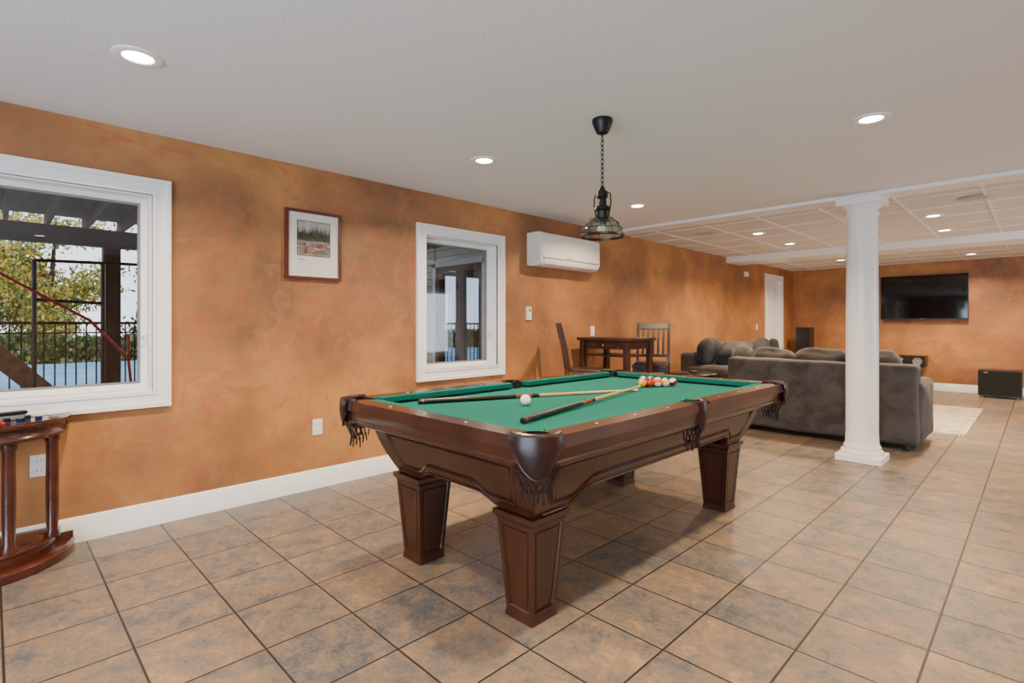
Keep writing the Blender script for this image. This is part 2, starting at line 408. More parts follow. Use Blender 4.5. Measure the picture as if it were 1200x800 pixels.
b=B('added_side_window')  # unseen right-wall window, added to let in more fill light
for (a,c,d,e) in((6.5,9.1,2.1,2.2),(6.5,9.1,.4,.5),(6.5,6.6,.5,2.1),(9.0,9.1,.5,2.1)): b.bx(XR-.02,XR,a,c,d,e,M_white)
for yy in(6.6,7.78,8.95): b.bx(XR+.06,XR+.1,yy,yy+.05,.5,2.1,M_white)
b.bx(XR+.078,XR+.082,6.6,9.0,.5,2.1,M_glass); b.done(.003)
def area(name,loc,rot,sx,sy,e,col,parent=None,shape='RECTANGLE',spread=None):
    l=bpy.data.lights.new(name,'AREA'); l.shape=shape; l.size=sx
    if shape=='RECTANGLE': l.size_y=sy
    l.energy=e; l.color=col
    if spread: l.spread=spread
    o=bpy.data.objects.new(name,l); S.collection.objects.link(o); o.location=loc; o.rotation_euler=rot
    if parent: o.parent=parent
    return o
area('daylight_fill_rear',(-.2,YF-.25,1.15),(pi/2,0,0),4.1,2.0,270,(.66,.82,1))  # added cool fill behind camera, brightens the ceiling by bounce
area('daylight_fill_side',(XR+.28,7.8,1.3),(0,pi/2,0),1.55,2.3,80,(.80,.90,1))  # second added fill, outside the made-up side window
# ------------------------------------------------------------------ ceiling fixtures
def downlight(x,y,e=48):
    b=B('recessed_downlight',(x,y,0))
    zc=H if y<5.6 else H-.006
    if 9.2<y<9.75: zc=2.33
    b.lathe([(.058,-.001),(.062,-.006),(.088,-.009),(.096,-.005),(.098,0),(.058,0)],(0,0,zc),M_white,32)
    b.lathe([(0,-.0022),(.058,-.0022)],(0,0,zc),M_emit,32)
    o=b.done()
    area('downlight_lamp',(0,0,zc-.012),(0,0,0),.1,.1,e,(1,.74,.47),o,'DISK',math.radians(145))
for x,y in((-2.83,.467),(-2.85,2.545),(-2.856,4.609),(-.694,3.618),(-.694,1.5),(1.4,.467),(1.4,3.6)): downlight(x,y)  # last two are out of view, added for lighting
for x,y in((-2.6,7.1),(-.83,7.29),(-2.6,8.33),(-.857,8.51),(-2.6,11.1),(-.83,11.7),(1.2,7.3),(1.2,11.2)): downlight(x,y,56)
M_grl=mat('speaker_grille',(.60,.58,.55),.8,bump=1,bscale=400)
def spk(x,y):
    b=B('ceiling_speaker',(x,y,0)); b.lathe([(0,-.004),(.1,-.004),(.108,-.006),(.115,-.003),(.117,0)],(0,0,H-.011),M_grl,32); b.done()
spk(-.45,6.5); spk(-2.35,11.9); spk(-3.1,6.6)
# ------------------------------------------------------------------ column
cx,cy=-1.17,5.73
b=B('support_column',(cx,cy,0))
b.box((0,0,.03),(.36,.36,.06),M_white); 
b.lathe([(0,.06),(.166,.06),(.17,.075),(.166,.095),(.150,.1),(.147,.115),(.151,.125),(.145,.135),(.133,.16),(.129,.25),(.129,1.0),(.122,2.24),(.134,2.25),(.136,2.262),(.126,2.272),(.126,2.30),(.145,2.318),(.160,2.34),(0,2.34)],(0,0,0),M_white,48)
b.box((0,0,2.3725),(.35,.35,.065),M_white); b.done(.004)
# ------------------------------------------------------------------ pendant lamp
px,py=-1.797,2.524
b=B('pendant_lamp',(px,py,0))
b.lathe([(0,2.44),(.058,2.44),(.060,2.425),(.052,2.40),(.034,2.36),(.012,2.35),(0,2.35)],(0,0,0),M_iron,28)
z=2.345
k=0
while z>2.045:
    pts=[]
    for i in range(14):
        t=2*pi*i/14; a=.0085*math.cos(t); c=.017*math.sin(t)
        pts.append((a,0,z-.017+c) if k%2 else (0,a,z-.017+c))
    b.tube(pts,.0026,M_iron,6,True); z-=.0265; k+=1
b.lathe([(0,2.052),(.01,2.05),(.018,2.03),(.03,2.02),(.034,1.99),(.022,1.975),(.026,1.94),(.045,1.93),(.048,1.915),(.036,1.905),(.034,1.86),(.05,1.85),(0,1.85)],(0,0,0),M_iron,24)
for s_ in(-1,1):
    b.tube([(s_*.02,0,2.02),(s_*.055,0,2.0),(s_*.06,0,1.95),(s_*.05,0,1.9),(s_*.04,0,1.86)],.004,M_iron,6)
M_lampglass=glassmat('ribbed_lamp_glass',(.78,.82,.76),.15,.05)
b.lathe([(.036,1.868),(.06,1.862),(.09,1.835),(.11,1.80),(.122,1.765)],(0,0,0),M_lampglass,40)
b.lathe([(.118,1.768),(.126,1.77),(.128,1.758),(.12,1.754),(.118,1.768)],(0,0,0),M_iron,40)
for i in range(8):
    t=2*pi*i/8; C,Q=math.cos(t),math.sin(t)
    b.tube([(.04*C,.04*Q,1.868),(.064*C,.064*Q,1.864),(.094*C,.094*Q,1.838),(.114*C,.114*Q,1.802),(.126*C,.126*Q,1.762)],.002,M_iron,6)
for r,zz in((.096,1.838),(.115,1.802)):
    b.tube([(r*math.cos(2*pi*i/32),r*math.sin(2*pi*i/32),zz) for i in range(32)],.0018,M_iron,5,True)
b.sph((0,0,1.80),.03,mat('frosted_bulb',(.9,.87,.8),.4),14); b.cyl((0,0,1.82),(0,0,1.86),.014,.02,M_iron,12)
b.done()
# ------------------------------------------------------------------ wall items
b=B('wall_air_conditioner')
prof=[(0,2.235),(.17,2.235),(.195,2.222),(.205,2.19),(.205,1.955),(.195,1.915),(.16,1.885),(.06,1.875),(0,1.89)]
y0,y1=4.11,5.15
f=lambda x,y,z:(XL+x,z,y)
b.prism(prof,y0,y1,M_plate,f=f)
b.prism([(.2052,1.965),(.211,1.965),(.211,2.185),(.2052,2.185)],y0+.02,y1-.02,M_plate,f=f)
b.bx(XL+.10,XL+.192,y0+.08,y1-.08,1.889,1.897,M_grey)
b.prism([(.205,1.948),(.214,1.950),(.206,1.915),(.175,1.885),(.165,1.890),(.195,1.92)],y0+.05,y1-.05,M_white,f=f)
b.bx(XL+.204,XL+.2145,y0+.03,y1-.03,1.951,1.960,M_grey)
b.bx(XL+.21,XL+.2125,y0+.42,y0+.52,1.975,1.985,M_grey)
b.bx(XL+.03,XL+.15,y0+.05,y1-.05,2.234,2.238,M_grey)
b.done(.004)
b=B('thermostat'); yc=4.13; b.bx(XL,XL+.012,yc-.035,yc+.035,1.295,1.44,M_plate); b.bx(XL+.012,XL+.026,yc-.026,yc+.026,1.30,1.43,M_plate); b.bx(XL+.026,XL+.028,yc-.018,yc+.018,1.385,1.42,M_grey)
for i in range(3): b.bx(XL+.026,XL+.029,yc-.014,yc+.014,1.315+i*.02,1.327+i*.02,M_white)
b.done(.002)
def outlet(y,z,kind='outlet'):
    b=B('wall_outlet' if kind=='outlet' else 'light_switch'); b.bx(XL,XL+.007,y-.038,y+.038,z-.06,z+.06,M_plate)
    if kind=='outlet':
        for s_ in(-1,1):
            b.bx(XL+.006,XL+.01,y-.018,y+.018,z+s_*.027-.017,z+s_*.027+.017,M_white)
            for q in(-1,1): b.bx(XL+.009,XL+.0108,y+q*.008-.0015,y+q*.008+.0015,z+s_*.027-.007,z+s_*.027+.007,M_black)
    else:
        b.bx(XL+.006,XL+.011,y-.017,y+.017,z-.034,z+.034,M_white)
    b.done(.0015)
outlet(1.78,.465); outlet(.193,.47); outlet(5.28,1.17,'sw'); outlet(10.6,1.2,'sw')
b=B('motion_sensor'); b.prism([(0,0),(.05,0),(.06,.03),(.05,.09),(0,.1)],9.98,10.06,M_plate,f=lambda x,y,z:(XL+x,z,2.14+y)); b.done(.004)
# framed picture
b=B('framed_picture'); y0,y1,z0,z1=1.53,1.962,1.588,2.107
M_frame=mat('red_frame_wood',(.11,.02,.012),.3,coat=.3)
w=.022
for (a,c,d,e) in((y0,y1,z1-w,z1),(y0,y1,z0,z0+w),(y0,y0+w,z0+w,z1-w),(y1-w,y1,z0+w,z1-w)): b.bx(XL,XL+.028,a,c,d,e,M_frame)
b.bx(XL,XL+.016,y0+w,y1-w,z0+w,z1-w,mat('mat_board',(.80,.78,.72),.8))
yc=(y0+y1)/2; xb=XL+.0165
P_sky=mat('print_sky',(.36,.36,.34),.6,col2=(.50,.49,.45),scale=25); P_tree=mat('print_pines',(.010,.012,.009),.6,col2=(.07,.07,.045),scale=45,detail=6)
P_hill=mat('print_hills',(.14,.15,.16),.6,col2=(.24,.24,.23),scale=30); P_rock=mat('print_rocks',(.17,.055,.035),.6,col2=(.38,.22,.17),scale=30,detail=6)
P_water=mat('print_water',(.06,.07,.09),.6,col2=(.42,.40,.39),scale=28,stretch=(1,.5,2.5),detail=6)
b.bx(XL+.012,xb-.0004,yc-.13,yc+.13,1.765,2.03,M_frame)
b.bx(XL+.012,xb,yc-.125,yc+.125,1.77,2.025,P_sky)
g=lambda x,y,z:(xb+z,yc+x,1.77+y)
rnd=random.Random(9)
def band(h0,amp,x0,x1,z,m,low=0,n=22):
    P=[(x0,low)]+[(x0+(x1-x0)*i/n,h0+amp*rnd.uniform(-1,1)) for i in range(n+1)]+[(x1,low)]
    b.prism(P,z-.0001,z,m,f=g)
band(.155,.006,-.125,.125,.0002,P_hill); 
for i in range(22):
    x=-.12+.24*i/21; hgt=.07+.035*rnd.random()+(.02 if abs(x-.03)<.06 else 0); w2=.011
    b.prism([(x-w2,.12),(x-w2*.5,.12+hgt*.55),(x,.12+hgt),(x+w2*.5,.12+hgt*.5),(x+w2,.12)],.0003,.0004,P_tree,f=g)
band(.135,.008,-.125,.125,.0006,P_tree); band(.11,.003,-.125,.125,.0008,P_water)
for (cx_,cy_,rr_) in((-.09,.085,.035),(-.03,.06,.04),(.05,.075,.045),(.10,.045,.03),(-.08,.025,.04),(.02,.022,.035)):
    b.prism([(max(-.125,min(.125,cx_+rr_*math.cos(t)*(1+.2*rnd.uniform(-1,1)))),max(0,cy_+rr_*.5*math.sin(t)*(1+.2*rnd.uniform(-1,1)))) for t in [i*pi/6 for i in range(12)]],.0010,.0011,P_rock,f=g)
b.bx(XL+.0165,XL+.0172,yc-.12,yc-.07,1.735,1.741,M_grey)
b.bx(XL+.020,XL+.021,y0+w,y1-w,z0+w,z1-w,glassmat('picture_glass',(1,1,1),.03,.02))
b.done()
# ------------------------------------------------------------------ pool table
TX,TY=-1.95,2.60
b=B('pool_table',(TX,TY,0))
hx,hy=.73,1.265; ix,iy=.635,1.17; zt=.850; zb=.808
PR=.062; PC=(ix+.004,iy+.004); SR=.052; SC=ix+.022
def rloop(hx,hy,r,z,n=6):
    P=[]
    for sx_,sy_,a in((1,1,0),(-1,1,pi/2),(-1,-1,pi),(1,-1,3*pi/2)):
        for i in range(n+1):
            t=a+pi/2*i/n; P.append((sx_*(hx-r)+r*math.cos(t),sy_*(hy-r)+r*math.sin(t),z))
    return P
b.loft([rloop(hx+o,hy+o,max(.01,.08+o),z) for o,z in((-.09,.803),(-.015,.803),(-.002,.806),(0,.835),(-.004,.822),(-.008,.818),(-.010,.775),(-.018,.755),(-.014,.747),(-.020,.733),(-.035,.720),(-.12,.715))],M_wood,True)
def rail_short(s_):
    P=[(-ix+.025,s_*hy),(ix-.025,s_*hy),(ix-.045,s_*iy),(-ix+.045,s_*iy)]
    b.prism(P,.80,zt,M_wood)
    b.prism([(-ix+.048,s_*iy),(ix-.048,s_*iy),(ix-.095,s_*(iy-.05)),(-ix+.095,s_*(iy-.05))],.822,zt-.001,M_felt)
def rail_long(s_,q):
    P=[(s_*hx,q*.07),(s_*hx,q*(iy-.025)),(s_*ix,q*(iy-.045)),(s_*ix,q*.05)]
    b.prism(P,.80,zt,M_wood)
    b.prism([(s_*ix,q*.058),(s_*ix,q*(iy-.054)),(s_*(ix-.05),q*(iy-.10)),(s_*(ix-.05),q*.078)],.822,zt-.001,M_felt)
for s_ in(-1,1):
    rail_short(s_)
    for q in(-1,1): rail_long(s_,q)
    for q in(-3,-2,-1,1,2,3):
        y=q*.285; b.cyl((s_*(ix+.045),y,zt-.002),(s_*(ix+.045),y,zt+.0006),.007,.007,M_ivory,10)
    for q in(-1,0,1): b.cyl((q*.285,s_*(iy+.045),zt-.002),(q*.285,s_*(iy+.045),zt+.0006),.007,.007,M_ivory,10)
poly=[]
def arc(cx,cy,r,a0,a1,n=10): return [(cx+r*math.cos(a0+(a1-a0)*i/n),cy+r*math.sin(a0+(a1-a0)*i/n)) for i in range(n+1)]
dq=math.asin((PC[0]-ix)/PR); ds=math.acos((SC-ix)/SR)
poly+=arc(SC,0,SR,pi+ds,pi-ds)
poly+=arc(PC[0],PC[1],PR,3*pi/2-dq,pi+dq)
poly+=arc(-PC[0],PC[1],PR,0-dq,-pi/2+dq)
poly+=arc(-SC,0,SR,ds,-ds)
poly+=arc(-PC[0],-PC[1],PR,pi/2-dq,dq)
poly+=arc(PC[0],-PC[1],PR,pi-dq,pi/2+dq)
b.prism(poly,.778,zb,M_felt)
b.bx(-.52,.52,-1.05,1.05,.72,.778,M_wooddk)
b.box((0,0,.716),(1.15,2.2,.01),M_wooddk)
def pocket(cx,cy,ang,r0,r1,span,shh):
    P=arc(cx,cy,r1,ang-span,ang+span,20)+arc(cx,cy,r0,ang+span,ang-span,20)
    b.prism(P,.80,zt+.004,M_leather,True)
    rm=(r0+r1)/2
    b.tube([(x,y,zt-.004) for x,y in arc(cx,cy,rm,ang-span,ang+span,20)],(r1-r0)/2*.8,M_leather,8)
    b.lathe([(r0+.001,.845),(r0+.001,.80),(r0*.9,.70),(0,.695)],(cx,cy,0),M_black,24)
    def sheet(u,v):
        th=(u*2-1)*shh; zb_=.135+.018*math.cos((u*2-1)*pi)-.045*abs(u*2-1)**2
        R=r1+.004+.008*math.sin(pi*v)-.012*v*v
        wd=1-.15*v
        return (cx+R*math.cos(ang+th*wd),cy+R*math.sin(ang+th*wd),zt+.006-v*zb_)
    b.grid(sheet,20,8,M_leather)
    b.tube([sheet(i/20,1) for i in range(21)],.004,M_leather,6)
    def np(th,v):
        R=(r1-.014)*(1-.5*v)+.002; return (cx+R*math.cos(ang+th)*1.0,cy+R*math.sin(ang+th),.738-v*.095)
    ns=9
    for i in range(ns):
        t0=-1.6+3.2*i/(ns-1)
        for sg in(-1,1):
            b.tube([np(t0+sg*.5*j/5,j/5) for j in range(6)],.0038,M_leather,5)
    for i in range(12):
        t0=-1.7+3.4*i/11; p0=Vector(np(t0,.85)); p1=p0+Vector((math.cos(ang+t0)*.006*((i%3)-.5),math.sin(ang+t0)*.006,-.045-.012*(i%2)))
        b.cyl(p0,p1,.0035,.0045,M_leather,5)
for sx_ in(-1,1):
    for sy_ in(-1,1):
        pocket(sx_*PC[0],sy_*PC[1],math.atan2(sy_,sx_),PR,.106,math.radians(88),math.radians(66))
    pocket(sx_*SC,0,0 if sx_>0 else pi,SR,.080,math.radians(80),math.radians(66))
zc0,zc1=.72,.455
def hs(z): 
    k=(zc0-z)/(zc0-zc1); return (.60-.105*k+.012*math.sin(pi*k), 1.135-.11*k+.012*math.sin(pi*k))
def bot(t,L,ar):
    d=(1-abs(t))*L
    k=min(1,max(0,(d-.20)/.13)); k=k*k*(3-2*k)
    return zc1+.002+ar*k
for axis in(0,1):
    for sg in(-1,1):
        L=(.5,1.03)[axis==1]; ar=(.05,.075)[axis==1]
        def pt(t,z,off=0):
            a,c=hs(z)
            return (t*a,sg*(c+off),z) if axis==0 else (sg*(a+off),t*c,z)
        N_=48; M_=8
        b.grid(lambda u,v: pt(2*u-1,zc0+(bot(2*u-1,L,ar)-zc0)*v),N_,M_,M_wood,False)
        b.grid(lambda u,v: pt((2*u-1)*.97,zc0+(bot(2*u-1,L,ar)-zc0)*v,-.03),N_,2,M_wooddk,False)
        b.grid(lambda u,v: pt((2*u-1),bot(2*u-1,L,ar),-.03*v),N_,1,M_wood,False)
        b.tube([pt(2*i/N_-1,bot(2*i/N_-1,L,ar)+.008,.001) for i in range(1,N_)],.007,M_wood,6)
        e_=1-.10/L
        loop=[pt(e_*(2*i/30-1),.685,.003) for i in range(31)]+[pt(e_*(1-2*i/30),bot((1-2*i/30)*.93,L,ar)+.048,.003) for i in range(31)]
        b.tube(loop,.0055,M_wood,6,True)
        loop=[pt((e_-.022/L)*(2*i/30-1),.673,.002) for i in range(31)]+[pt((e_-.022/L)*(1-2*i/30),bot((1-2*i/30)*.93,L,ar)+.060,.002) for i in range(31)]
        b.tube(loop,.003,M_wooddk,6,True)
for sx_ in(-1,1):
    for sy_ in(-1,1):
        lx,ly=sx_*.395,sy_*.94
        b.box((lx,ly,.446),(.236,.236,.022),M_wood)
        b.box((lx,ly,.428),(.212,.212,.014),M_wooddk,top=(.228,.228))
        fs=b.box((lx,ly,.2255),(.150,.150,.391),M_wood,top=(.208,.208))
        sides=[f for f in fs[2:]]
        b.bm.normal_update()
        bmesh.ops.inset_individual(b.bm,faces=sides,thickness=.024,depth=0)
        bmesh.ops.inset_individual(b.bm,faces=sides,thickness=.007,depth=-.010)
        bmesh.ops.inset_individual(b.bm,faces=sides,thickness=.012,depth=.0)
        bmesh.ops.inset_individual(b.bm,faces=sides,thickness=.006,depth=.006)
        b.box((lx,ly,.015),(.158,.158,.03),M_wood,top=(.152,.152))
b.done(.0025)
def cue(name,p0,p1):
    b=B(name); p0=Vector(p0);p1=Vector(p1); d=p1-p0
    mp_=mat(name+'_maple',(.50,.31,.14),.3,coat=.3); blk=M_black; rd=mat(name+'_inlay',(.22,.035,.015),.3,coat=.3)
    seg=[(0,.012,.0135,.0148,blk),(.012,.02,.0148,.0148,rd),(.02,.2,.0148,.0142,blk),(.2,.40,.0142,.0125,blk),(.40,.405,.0126,.0126,M_chrome),(.405,.47,.0122,.0118,rd),(.47,.50,.0118,.0114,blk),(.50,.505,.0116,.0116,M_chrome),(.505,.978,.0112,.0068,mp_),(.978,.995,.0066,.0066,M_ivory),(.995,1,.0064,.005,mat(name+'_tip',(.03,.08,.2),.9))]
    for a,c,r0,r1,m in seg: b.cyl(p0+d*a,p0+d*c,r0,r1,m,16)
    b.done()
cue('cue_stick',(-2.43,1.683,zb+.0152),(-1.88,3.045,zb+.0075))
cue('cue_stick',(-1.621,1.674,zb+.0152),(-1.922,3.135,zb+.0225))
b=B('cue_ball',(-1.984,2.075,zb+.0301)); b.sph((0,0,0),.0298,mat('ball_white',(.85,.84,.78),.08,coat=.6),28); b.done()
b=B('billiard_balls',(-1.975,3.25,zb+.0301))
cols=[(.65,.36,.01),(.01,.035,.3),(.45,.015,.01),(.06,.015,.15),(.65,.13,.01),(.01,.15,.05),(.12,.01,.015),(.008,.008,.008)]
bm_=[mat('ball_%d'%i,c,.07,coat=.6) for i,c in enumerate(cols)]
wh=mat('ball_cream',(.78,.74,.62),.08,coat=.6)
order=[0,5,2,3,7,4,1,6,2,0,3,5,4,1,6]; st=[0,1,0,0,0,1,1,0,1,1,0,1,0,0,1]
k=0
for r_ in range(5):
    for c_ in range(r_+1):
        x=(c_-r_/2)*.0604; y=r_*.0524
        mm=bm_[order[k]]
        if st[k]:
            b.sph((x,y,0),.0296,wh,22)
            th=random.random()*3; b.x=Matrix.Translation((x,y,0))@Euler((random.uniform(-.7,.7),random.uniform(-.7,.7),th)).to_matrix().to_4x4()
            b.lathe([(.0298*math.cos(a),.0298*math.sin(a)) for a in [(-.5+i*.1) for i in range(11)]],(0,0,0),mm,24)
            b.x=Matrix.Identity(4)
        else: b.sph((x,y,0),.0298,mm,22)
        k+=1
b.done()
# ------------------------------------------------------------------ cue rack stand
M_red=mat('red_mahogany',(.04,.008,.005),.22,col2=(.075,.015,.007),scale=5,stretch=(1,.3,1),coat=.5)
b=B('cue_rack_stand',(XL+.034,-.06,0))
h=lambda prof,m,seg=36: b.lathe(prof,(0,0,0),m,seg,True,-pi/2,pi/2)
h([(0,0),(.395,0),(.40,.01),(.40,.045),(.385,.055),(.375,.055),(.37,.045),(0,.045)],M_red)
h([(0,.045),(.33,.045),(.33,.10),(.34,.105),(.34,.12),(.32,.13),(0,.13)],M_red)
h([(0,.665),(.37,.665),(.375,.68),(.362,.70),(.362,.72),(.385,.735),(.385,.75),(.365,.757),(.36,.748),(0,.748)],M_red)
for zz,r0 in((0,.395),(.665,.37)):
    b.bx(-.004,.012,-r0,r0,zz,zz+.085,M_red)
for a in(-62,-22,22,62):
    t=math.radians(a); x,y=.30*math.cos(t)*.95+.02,.335*math.sin(t)
    b.lathe([(.032,.12),(.034,.14),(.026,.16),(.028,.40),(.026,.62),(.034,.64),(.032,.67)],(x,y,0),M_red,18)
for a in(-70,-42,-14,14,42,70):
    t=math.radians(a); x,y=.325*math.cos(t),.325*math.sin(t)
    b.lathe([(0,.7495),(.02,.7495),(.022,.752),(.024,.7485)],(x,y,0),M_black,16)
    b.lathe([(0,.1315),(.02,.1315),(.024,.1305)],(x*.88,y*.88,0),M_black,16)
b.done(.002)
b=B('chalk_cubes',(XL+.034,-.06,.749))
blue=mat('chalk_blue',(.03,.12,.3),.9); 
for x,y,r_,m in((.16,.12,.3,blue),(.21,.17,.9,blue),(.12,.2,.1,blue),(.24,.05,.5,M_grey),(.2,.24,.2,blue)):
    b.box((x,y,.0125),(.024,.024,.025),m,rot=(0,0,r_)); b.box((x,y,.0128),(.0245,.0245,.02),M_black,rot=(0,0,r_))
b.done(.001)
b=B('billiard_brush',(XL+.034,-.06,.749)); b.box((.08,.10,.035),(.045,.2,.018),M_black,rot=(0,0,.25)); b.box((.08,.10,.0135),(.038,.19,.026),M_grey,rot=(0,0,.25)); b.cyl((.15,.06,.008),(.24,.11,.008),.008,.008,mat('red_plastic',(.5,.02,.02),.3),10); b.done(.003)
# ------------------------------------------------------------------ bar table and chairs
b=B('bar_table',(-3.46,5.13,0))
w,d=.70,.58
b.box((0,0,1.085),(w,d,.035),M_dkwood); b.box((0,0,1.02),(w-.1,d-.1,.09),M_dkwood)
for sx_ in(-1,1):
    for sy_ in(-1,1):
        b.box((sx_*(w/2-.055),sy_*(d/2-.055),.534),(.06,.06,1.067),M_dkwood)
b.box((0,0,.90),(w-.12,d-.12,.02),M_dkwood)
for sy_ in(-1,1): b.box((0,sy_*(d/2-.055),.28),(w-.12,.03,.05),M_dkwood)
for sx_ in(-1,1): b.box((sx_*(w/2-.055),0,.32),(.03,d-.12,.05),M_dkwood)
b.box((0,-d/2+.045,1.02),(.3,.012,.065),M_dkwood); b.sph((0,-d/2+.032,1.02),.011,M_chrome,10)
b.done(.004)
def chair(loc,face,m):
    rz=math.atan2(face[1],face[0])-pi/2
    b=B('bar_chair',loc,rz); sh=.77; w=.42; d=.40; top=1.265
    b.box((0,0,sh-.02),(w,d,.035),m); b.sell((0,.0,sh+.005),(w-.03,d-.03,.05),M_esp,.3,.6)
    for s_ in(-1,1):
        b.box((s_*(w/2-.025),d/2-.025,(sh-.03)/2),(.036,.036,sh-.03),m)
        P=[(s_*(w/2-.022),-d/2-.05,0),(s_*(w/2-.022),-d/2+.01,.45),(s_*(w/2-.022),-d/2+.015,sh),(s_*(w/2-.022),-d/2-.02,1.0),(s_*(w/2-.022),-d/2-.085,top)]
        L=[[(p[0]+a,p[1]+c,p[2]) for a,c in((-.017,-.02),(.017,-.02),(.017,.02),(-.017,.02))] for p in P]
        b.loft(L,m,False,True,True)
        b.box((s_*(w/2-.025),0,.30),(.022,d-.05,.03),m)
        b.box((s_*(w/2-.025),0,sh-.065),(.022,d-.05,.05),m)
    b.box((0,d/2-.025,.34),(w-.05,.022,.035),m); b.box((0,-d/2+.0,.40),(w-.05,.022,.03),m)
    b.box((0,d/2-.025,sh-.065),(w-.05,.022,.05),m); b.box((0,-d/2+.012,sh-.065),(w-.05,.022,.05),m)
    def by(z): 
        k=(z-sh)/(top-sh); return -d/2+.015-.03*k-.07*k*k
    b.box((0,by(1.225),1.225),(w-.02,.022,.075),m,rot=(.28,0,0)); b.box((0,by(.86),.86),(w-.05,.02,.035),m)
    for i in range(5):
        x=(i-2)*.062; L=[]
        for z in(.86,1.0,1.1,1.2): L.append([(x+a,by(z)+c,z) for a,c in((-.014,-.005),(.014,-.005),(.014,.005),(-.014,.005))])
        b.loft(L,m,False,True,True)
    b.done(.003)
chair((-3.36,4.42,0),(.72,.69),M_dkwood)
chair((-3.36,5.74,0),(.42,-.90),M_esp)
# ------------------------------------------------------------------ sofas
def sofa(name,W,loc,rz,n,pil,arms=(True,True)):
    b=B(name,loc,rz); D=.92
    b.rbox((0,.48,.24),(W-.08,D-.06,.36),M_sofa,.03,nz=.006)
    b.rbox((0,.13,.455),(W-.05,.25,.79),M_sofa,.045,nz=.012,n=24,ns=2.5)
    for s_,on in((-1,arms[0]),(1,arms[1])):
        if on: b.rbox((s_*(W/2-.11),.53,.37),(.22,.80,.62),M_sofa,.06,nz=.012,puff=.012)
    iw=W-.42; cw=iw/n
    for i in range(n):
        x=-iw/2+cw*(i+.5)
        b.rbox((x,.56,.48),(cw-.01,.62,.15),M_sofa,.05,nz=.01,puff=.02)
        b.rbox((x,.34,.72),(cw*1.02,.22,.46),M_sofab,.085,rot=(-.12,0,random.uniform(-.03,.03)),nz=.04,ns=4,puff=.035)
    for (x,y,z,s_,rx,ry,rz_,m) in pil:
        b.sell((x,y,z),(s_,.20,s_*.9),m,.5,.75,rot=(rx,ry,rz_),nz=.04,ns=5)
    for sx_ in(-1,1):
        for y in(.08,.84): b.cyl((sx_*(W/2-.12),y,0),(sx_*(W/2-.12),y,.08),.025,.03,M_black,12)
    return b.done()
sofa('sofa',1.90,(-1.77,6.35,0),0,3,[(-.62,.52,.74,.46,-.3,.2,.2,M_sofadk)],(False,True))
sofa('sofa',2.7,(-3.66,8.35,0),-pi/2,3,[(.95,.5,.78,.5,-.35,.25,.3,M_sofadk),(.6,.58,.76,.45,-.4,-.3,-.2,M_sofa),(1.12,.36,.86,.42,-.2,.1,-.3,M_sofadk),(-.3,.5,.80,.5,-.3,.3,.1,M_sofadk),(-1.0,.45,.8,.46,-.3,-.2,.2,M_sofadk)])
b=B('end_table',(-3.12,6.35,0))
b.lathe([(0,.60),(.27,.60),(.285,.61),(.285,.63),(.27,.64),(0,.64)],(0,0,0),M_black,36)
for a in(45,135,225,315):
    t=math.radians(a); b.tube([(.24*math.cos(t),.24*math.sin(t),.0),(.18*math.cos(t),.18*math.sin(t),.3),(.23*math.cos(t),.23*math.sin(t),.60)],.014,M_iron,8)
b.lathe([(0,.2),(.2,.2),(.2,.215),(0,.215)],(0,0,0),M_black,30)
b.done(.002)
b=B('remote_control',(-3.1,6.3,.640)); b.box((0,0,.01),(.045,.17,.02),M_black,rot=(0,0,.9)); b.box((0,0,.021),(.03,.1,.004),M_grey,rot=(0,0,.9)); b.done(.003)
b=B('area_rug',(-1.55,9.05,0)); b.box((0,0,.006),(1.9,2.6,.012),M_rug)
b.box((0,0,.0125),(1.78,2.48,.002),mat('rug_field',(.56,.49,.38),1,col2=(.30,.27,.23),scale=5,detail=6,dist=2.5)); 
for i in range(60):
    x=-.93+1.86*i/59
    for s_ in(-1,1): b.box((x,s_*1.32,.003),(.012,.05,.005),M_ivory)
b.done()
# ------------------------------------------------------------------ AV
b=B('television'); x0,x1,z0,z1=-2.26,-.93,1.345,2.19; y=YB-.07
b.bx(x0,x1,y-.02,y+.02,z0,z1,M_black); b.bx(x0+.012,x1-.012,y-.022,y-.019,z0+.022,z1-.012,M_gloss)
b.bx(x0+.3,x1-.3,y+.02,YB-.001,z0+.2,z1-.2,M_black); b.bx((x0+x1)/2-.04,(x0+x1)/2+.04,y-.0225,y-.02,z0+.006,z0+.012,M_grey)
b.tube([(x0+.35,y+.03,z0+.02),(x0+.38,y+.03,z0-.03),(x0+.45,y+.04,z0-.05),(x0+.5,y+.03,z0+.01)],.005,M_black,6)
b.done(.004)
def cone_(b,c,r,ax=1):
    f=lambda R,d: [(c[0]+R*math.cos(2*pi*i/24),c[1]-d,c[2]+R*math.sin(2*pi*i/24)) for i in range(24)]
    b.loft([f(r,0),f(r,.008),f(r*.9,.008)],M_chrome,True); b.loft([f(r*.9,.008),f(r*.35,.001),f(r*.3,.006),f(r*.1,.01)],M_grey,True,False,True)
b=B('subwoofer'); x0,x1,y0,y1=-.77,-.22,12.05,12.5
b.bx(x0,x1,y0,y1,.04,.47,M_black); b.bx(x0+.012,x1-.012,y0-.012,y0,.055,.455,mat('speaker_cloth',(.01,.01,.01),.9,bump=.6,bscale=500))
for x in(x0+.05,x1-.05):
    for yy in(y0+.05,y1-.05): b.cyl((x,yy,0),(x,yy,.04),.02,.025,M_grey,12)
b.box((x0+.1,y0-.013,.43),(.05,.003,.012),M_chrome); b.done(.006)
b=B('center_speaker'); x0,x1=-2.25,-1.52; y0,y1=12.33,12.66
b.bx(x0,x1,y0,y1,.45,.66,M_black)
for x in(x0+.12,x1-.12): cone_(b,(x,y0,.555),.075)
cone_(b,((x0+x1)/2,y0,.59),.03)
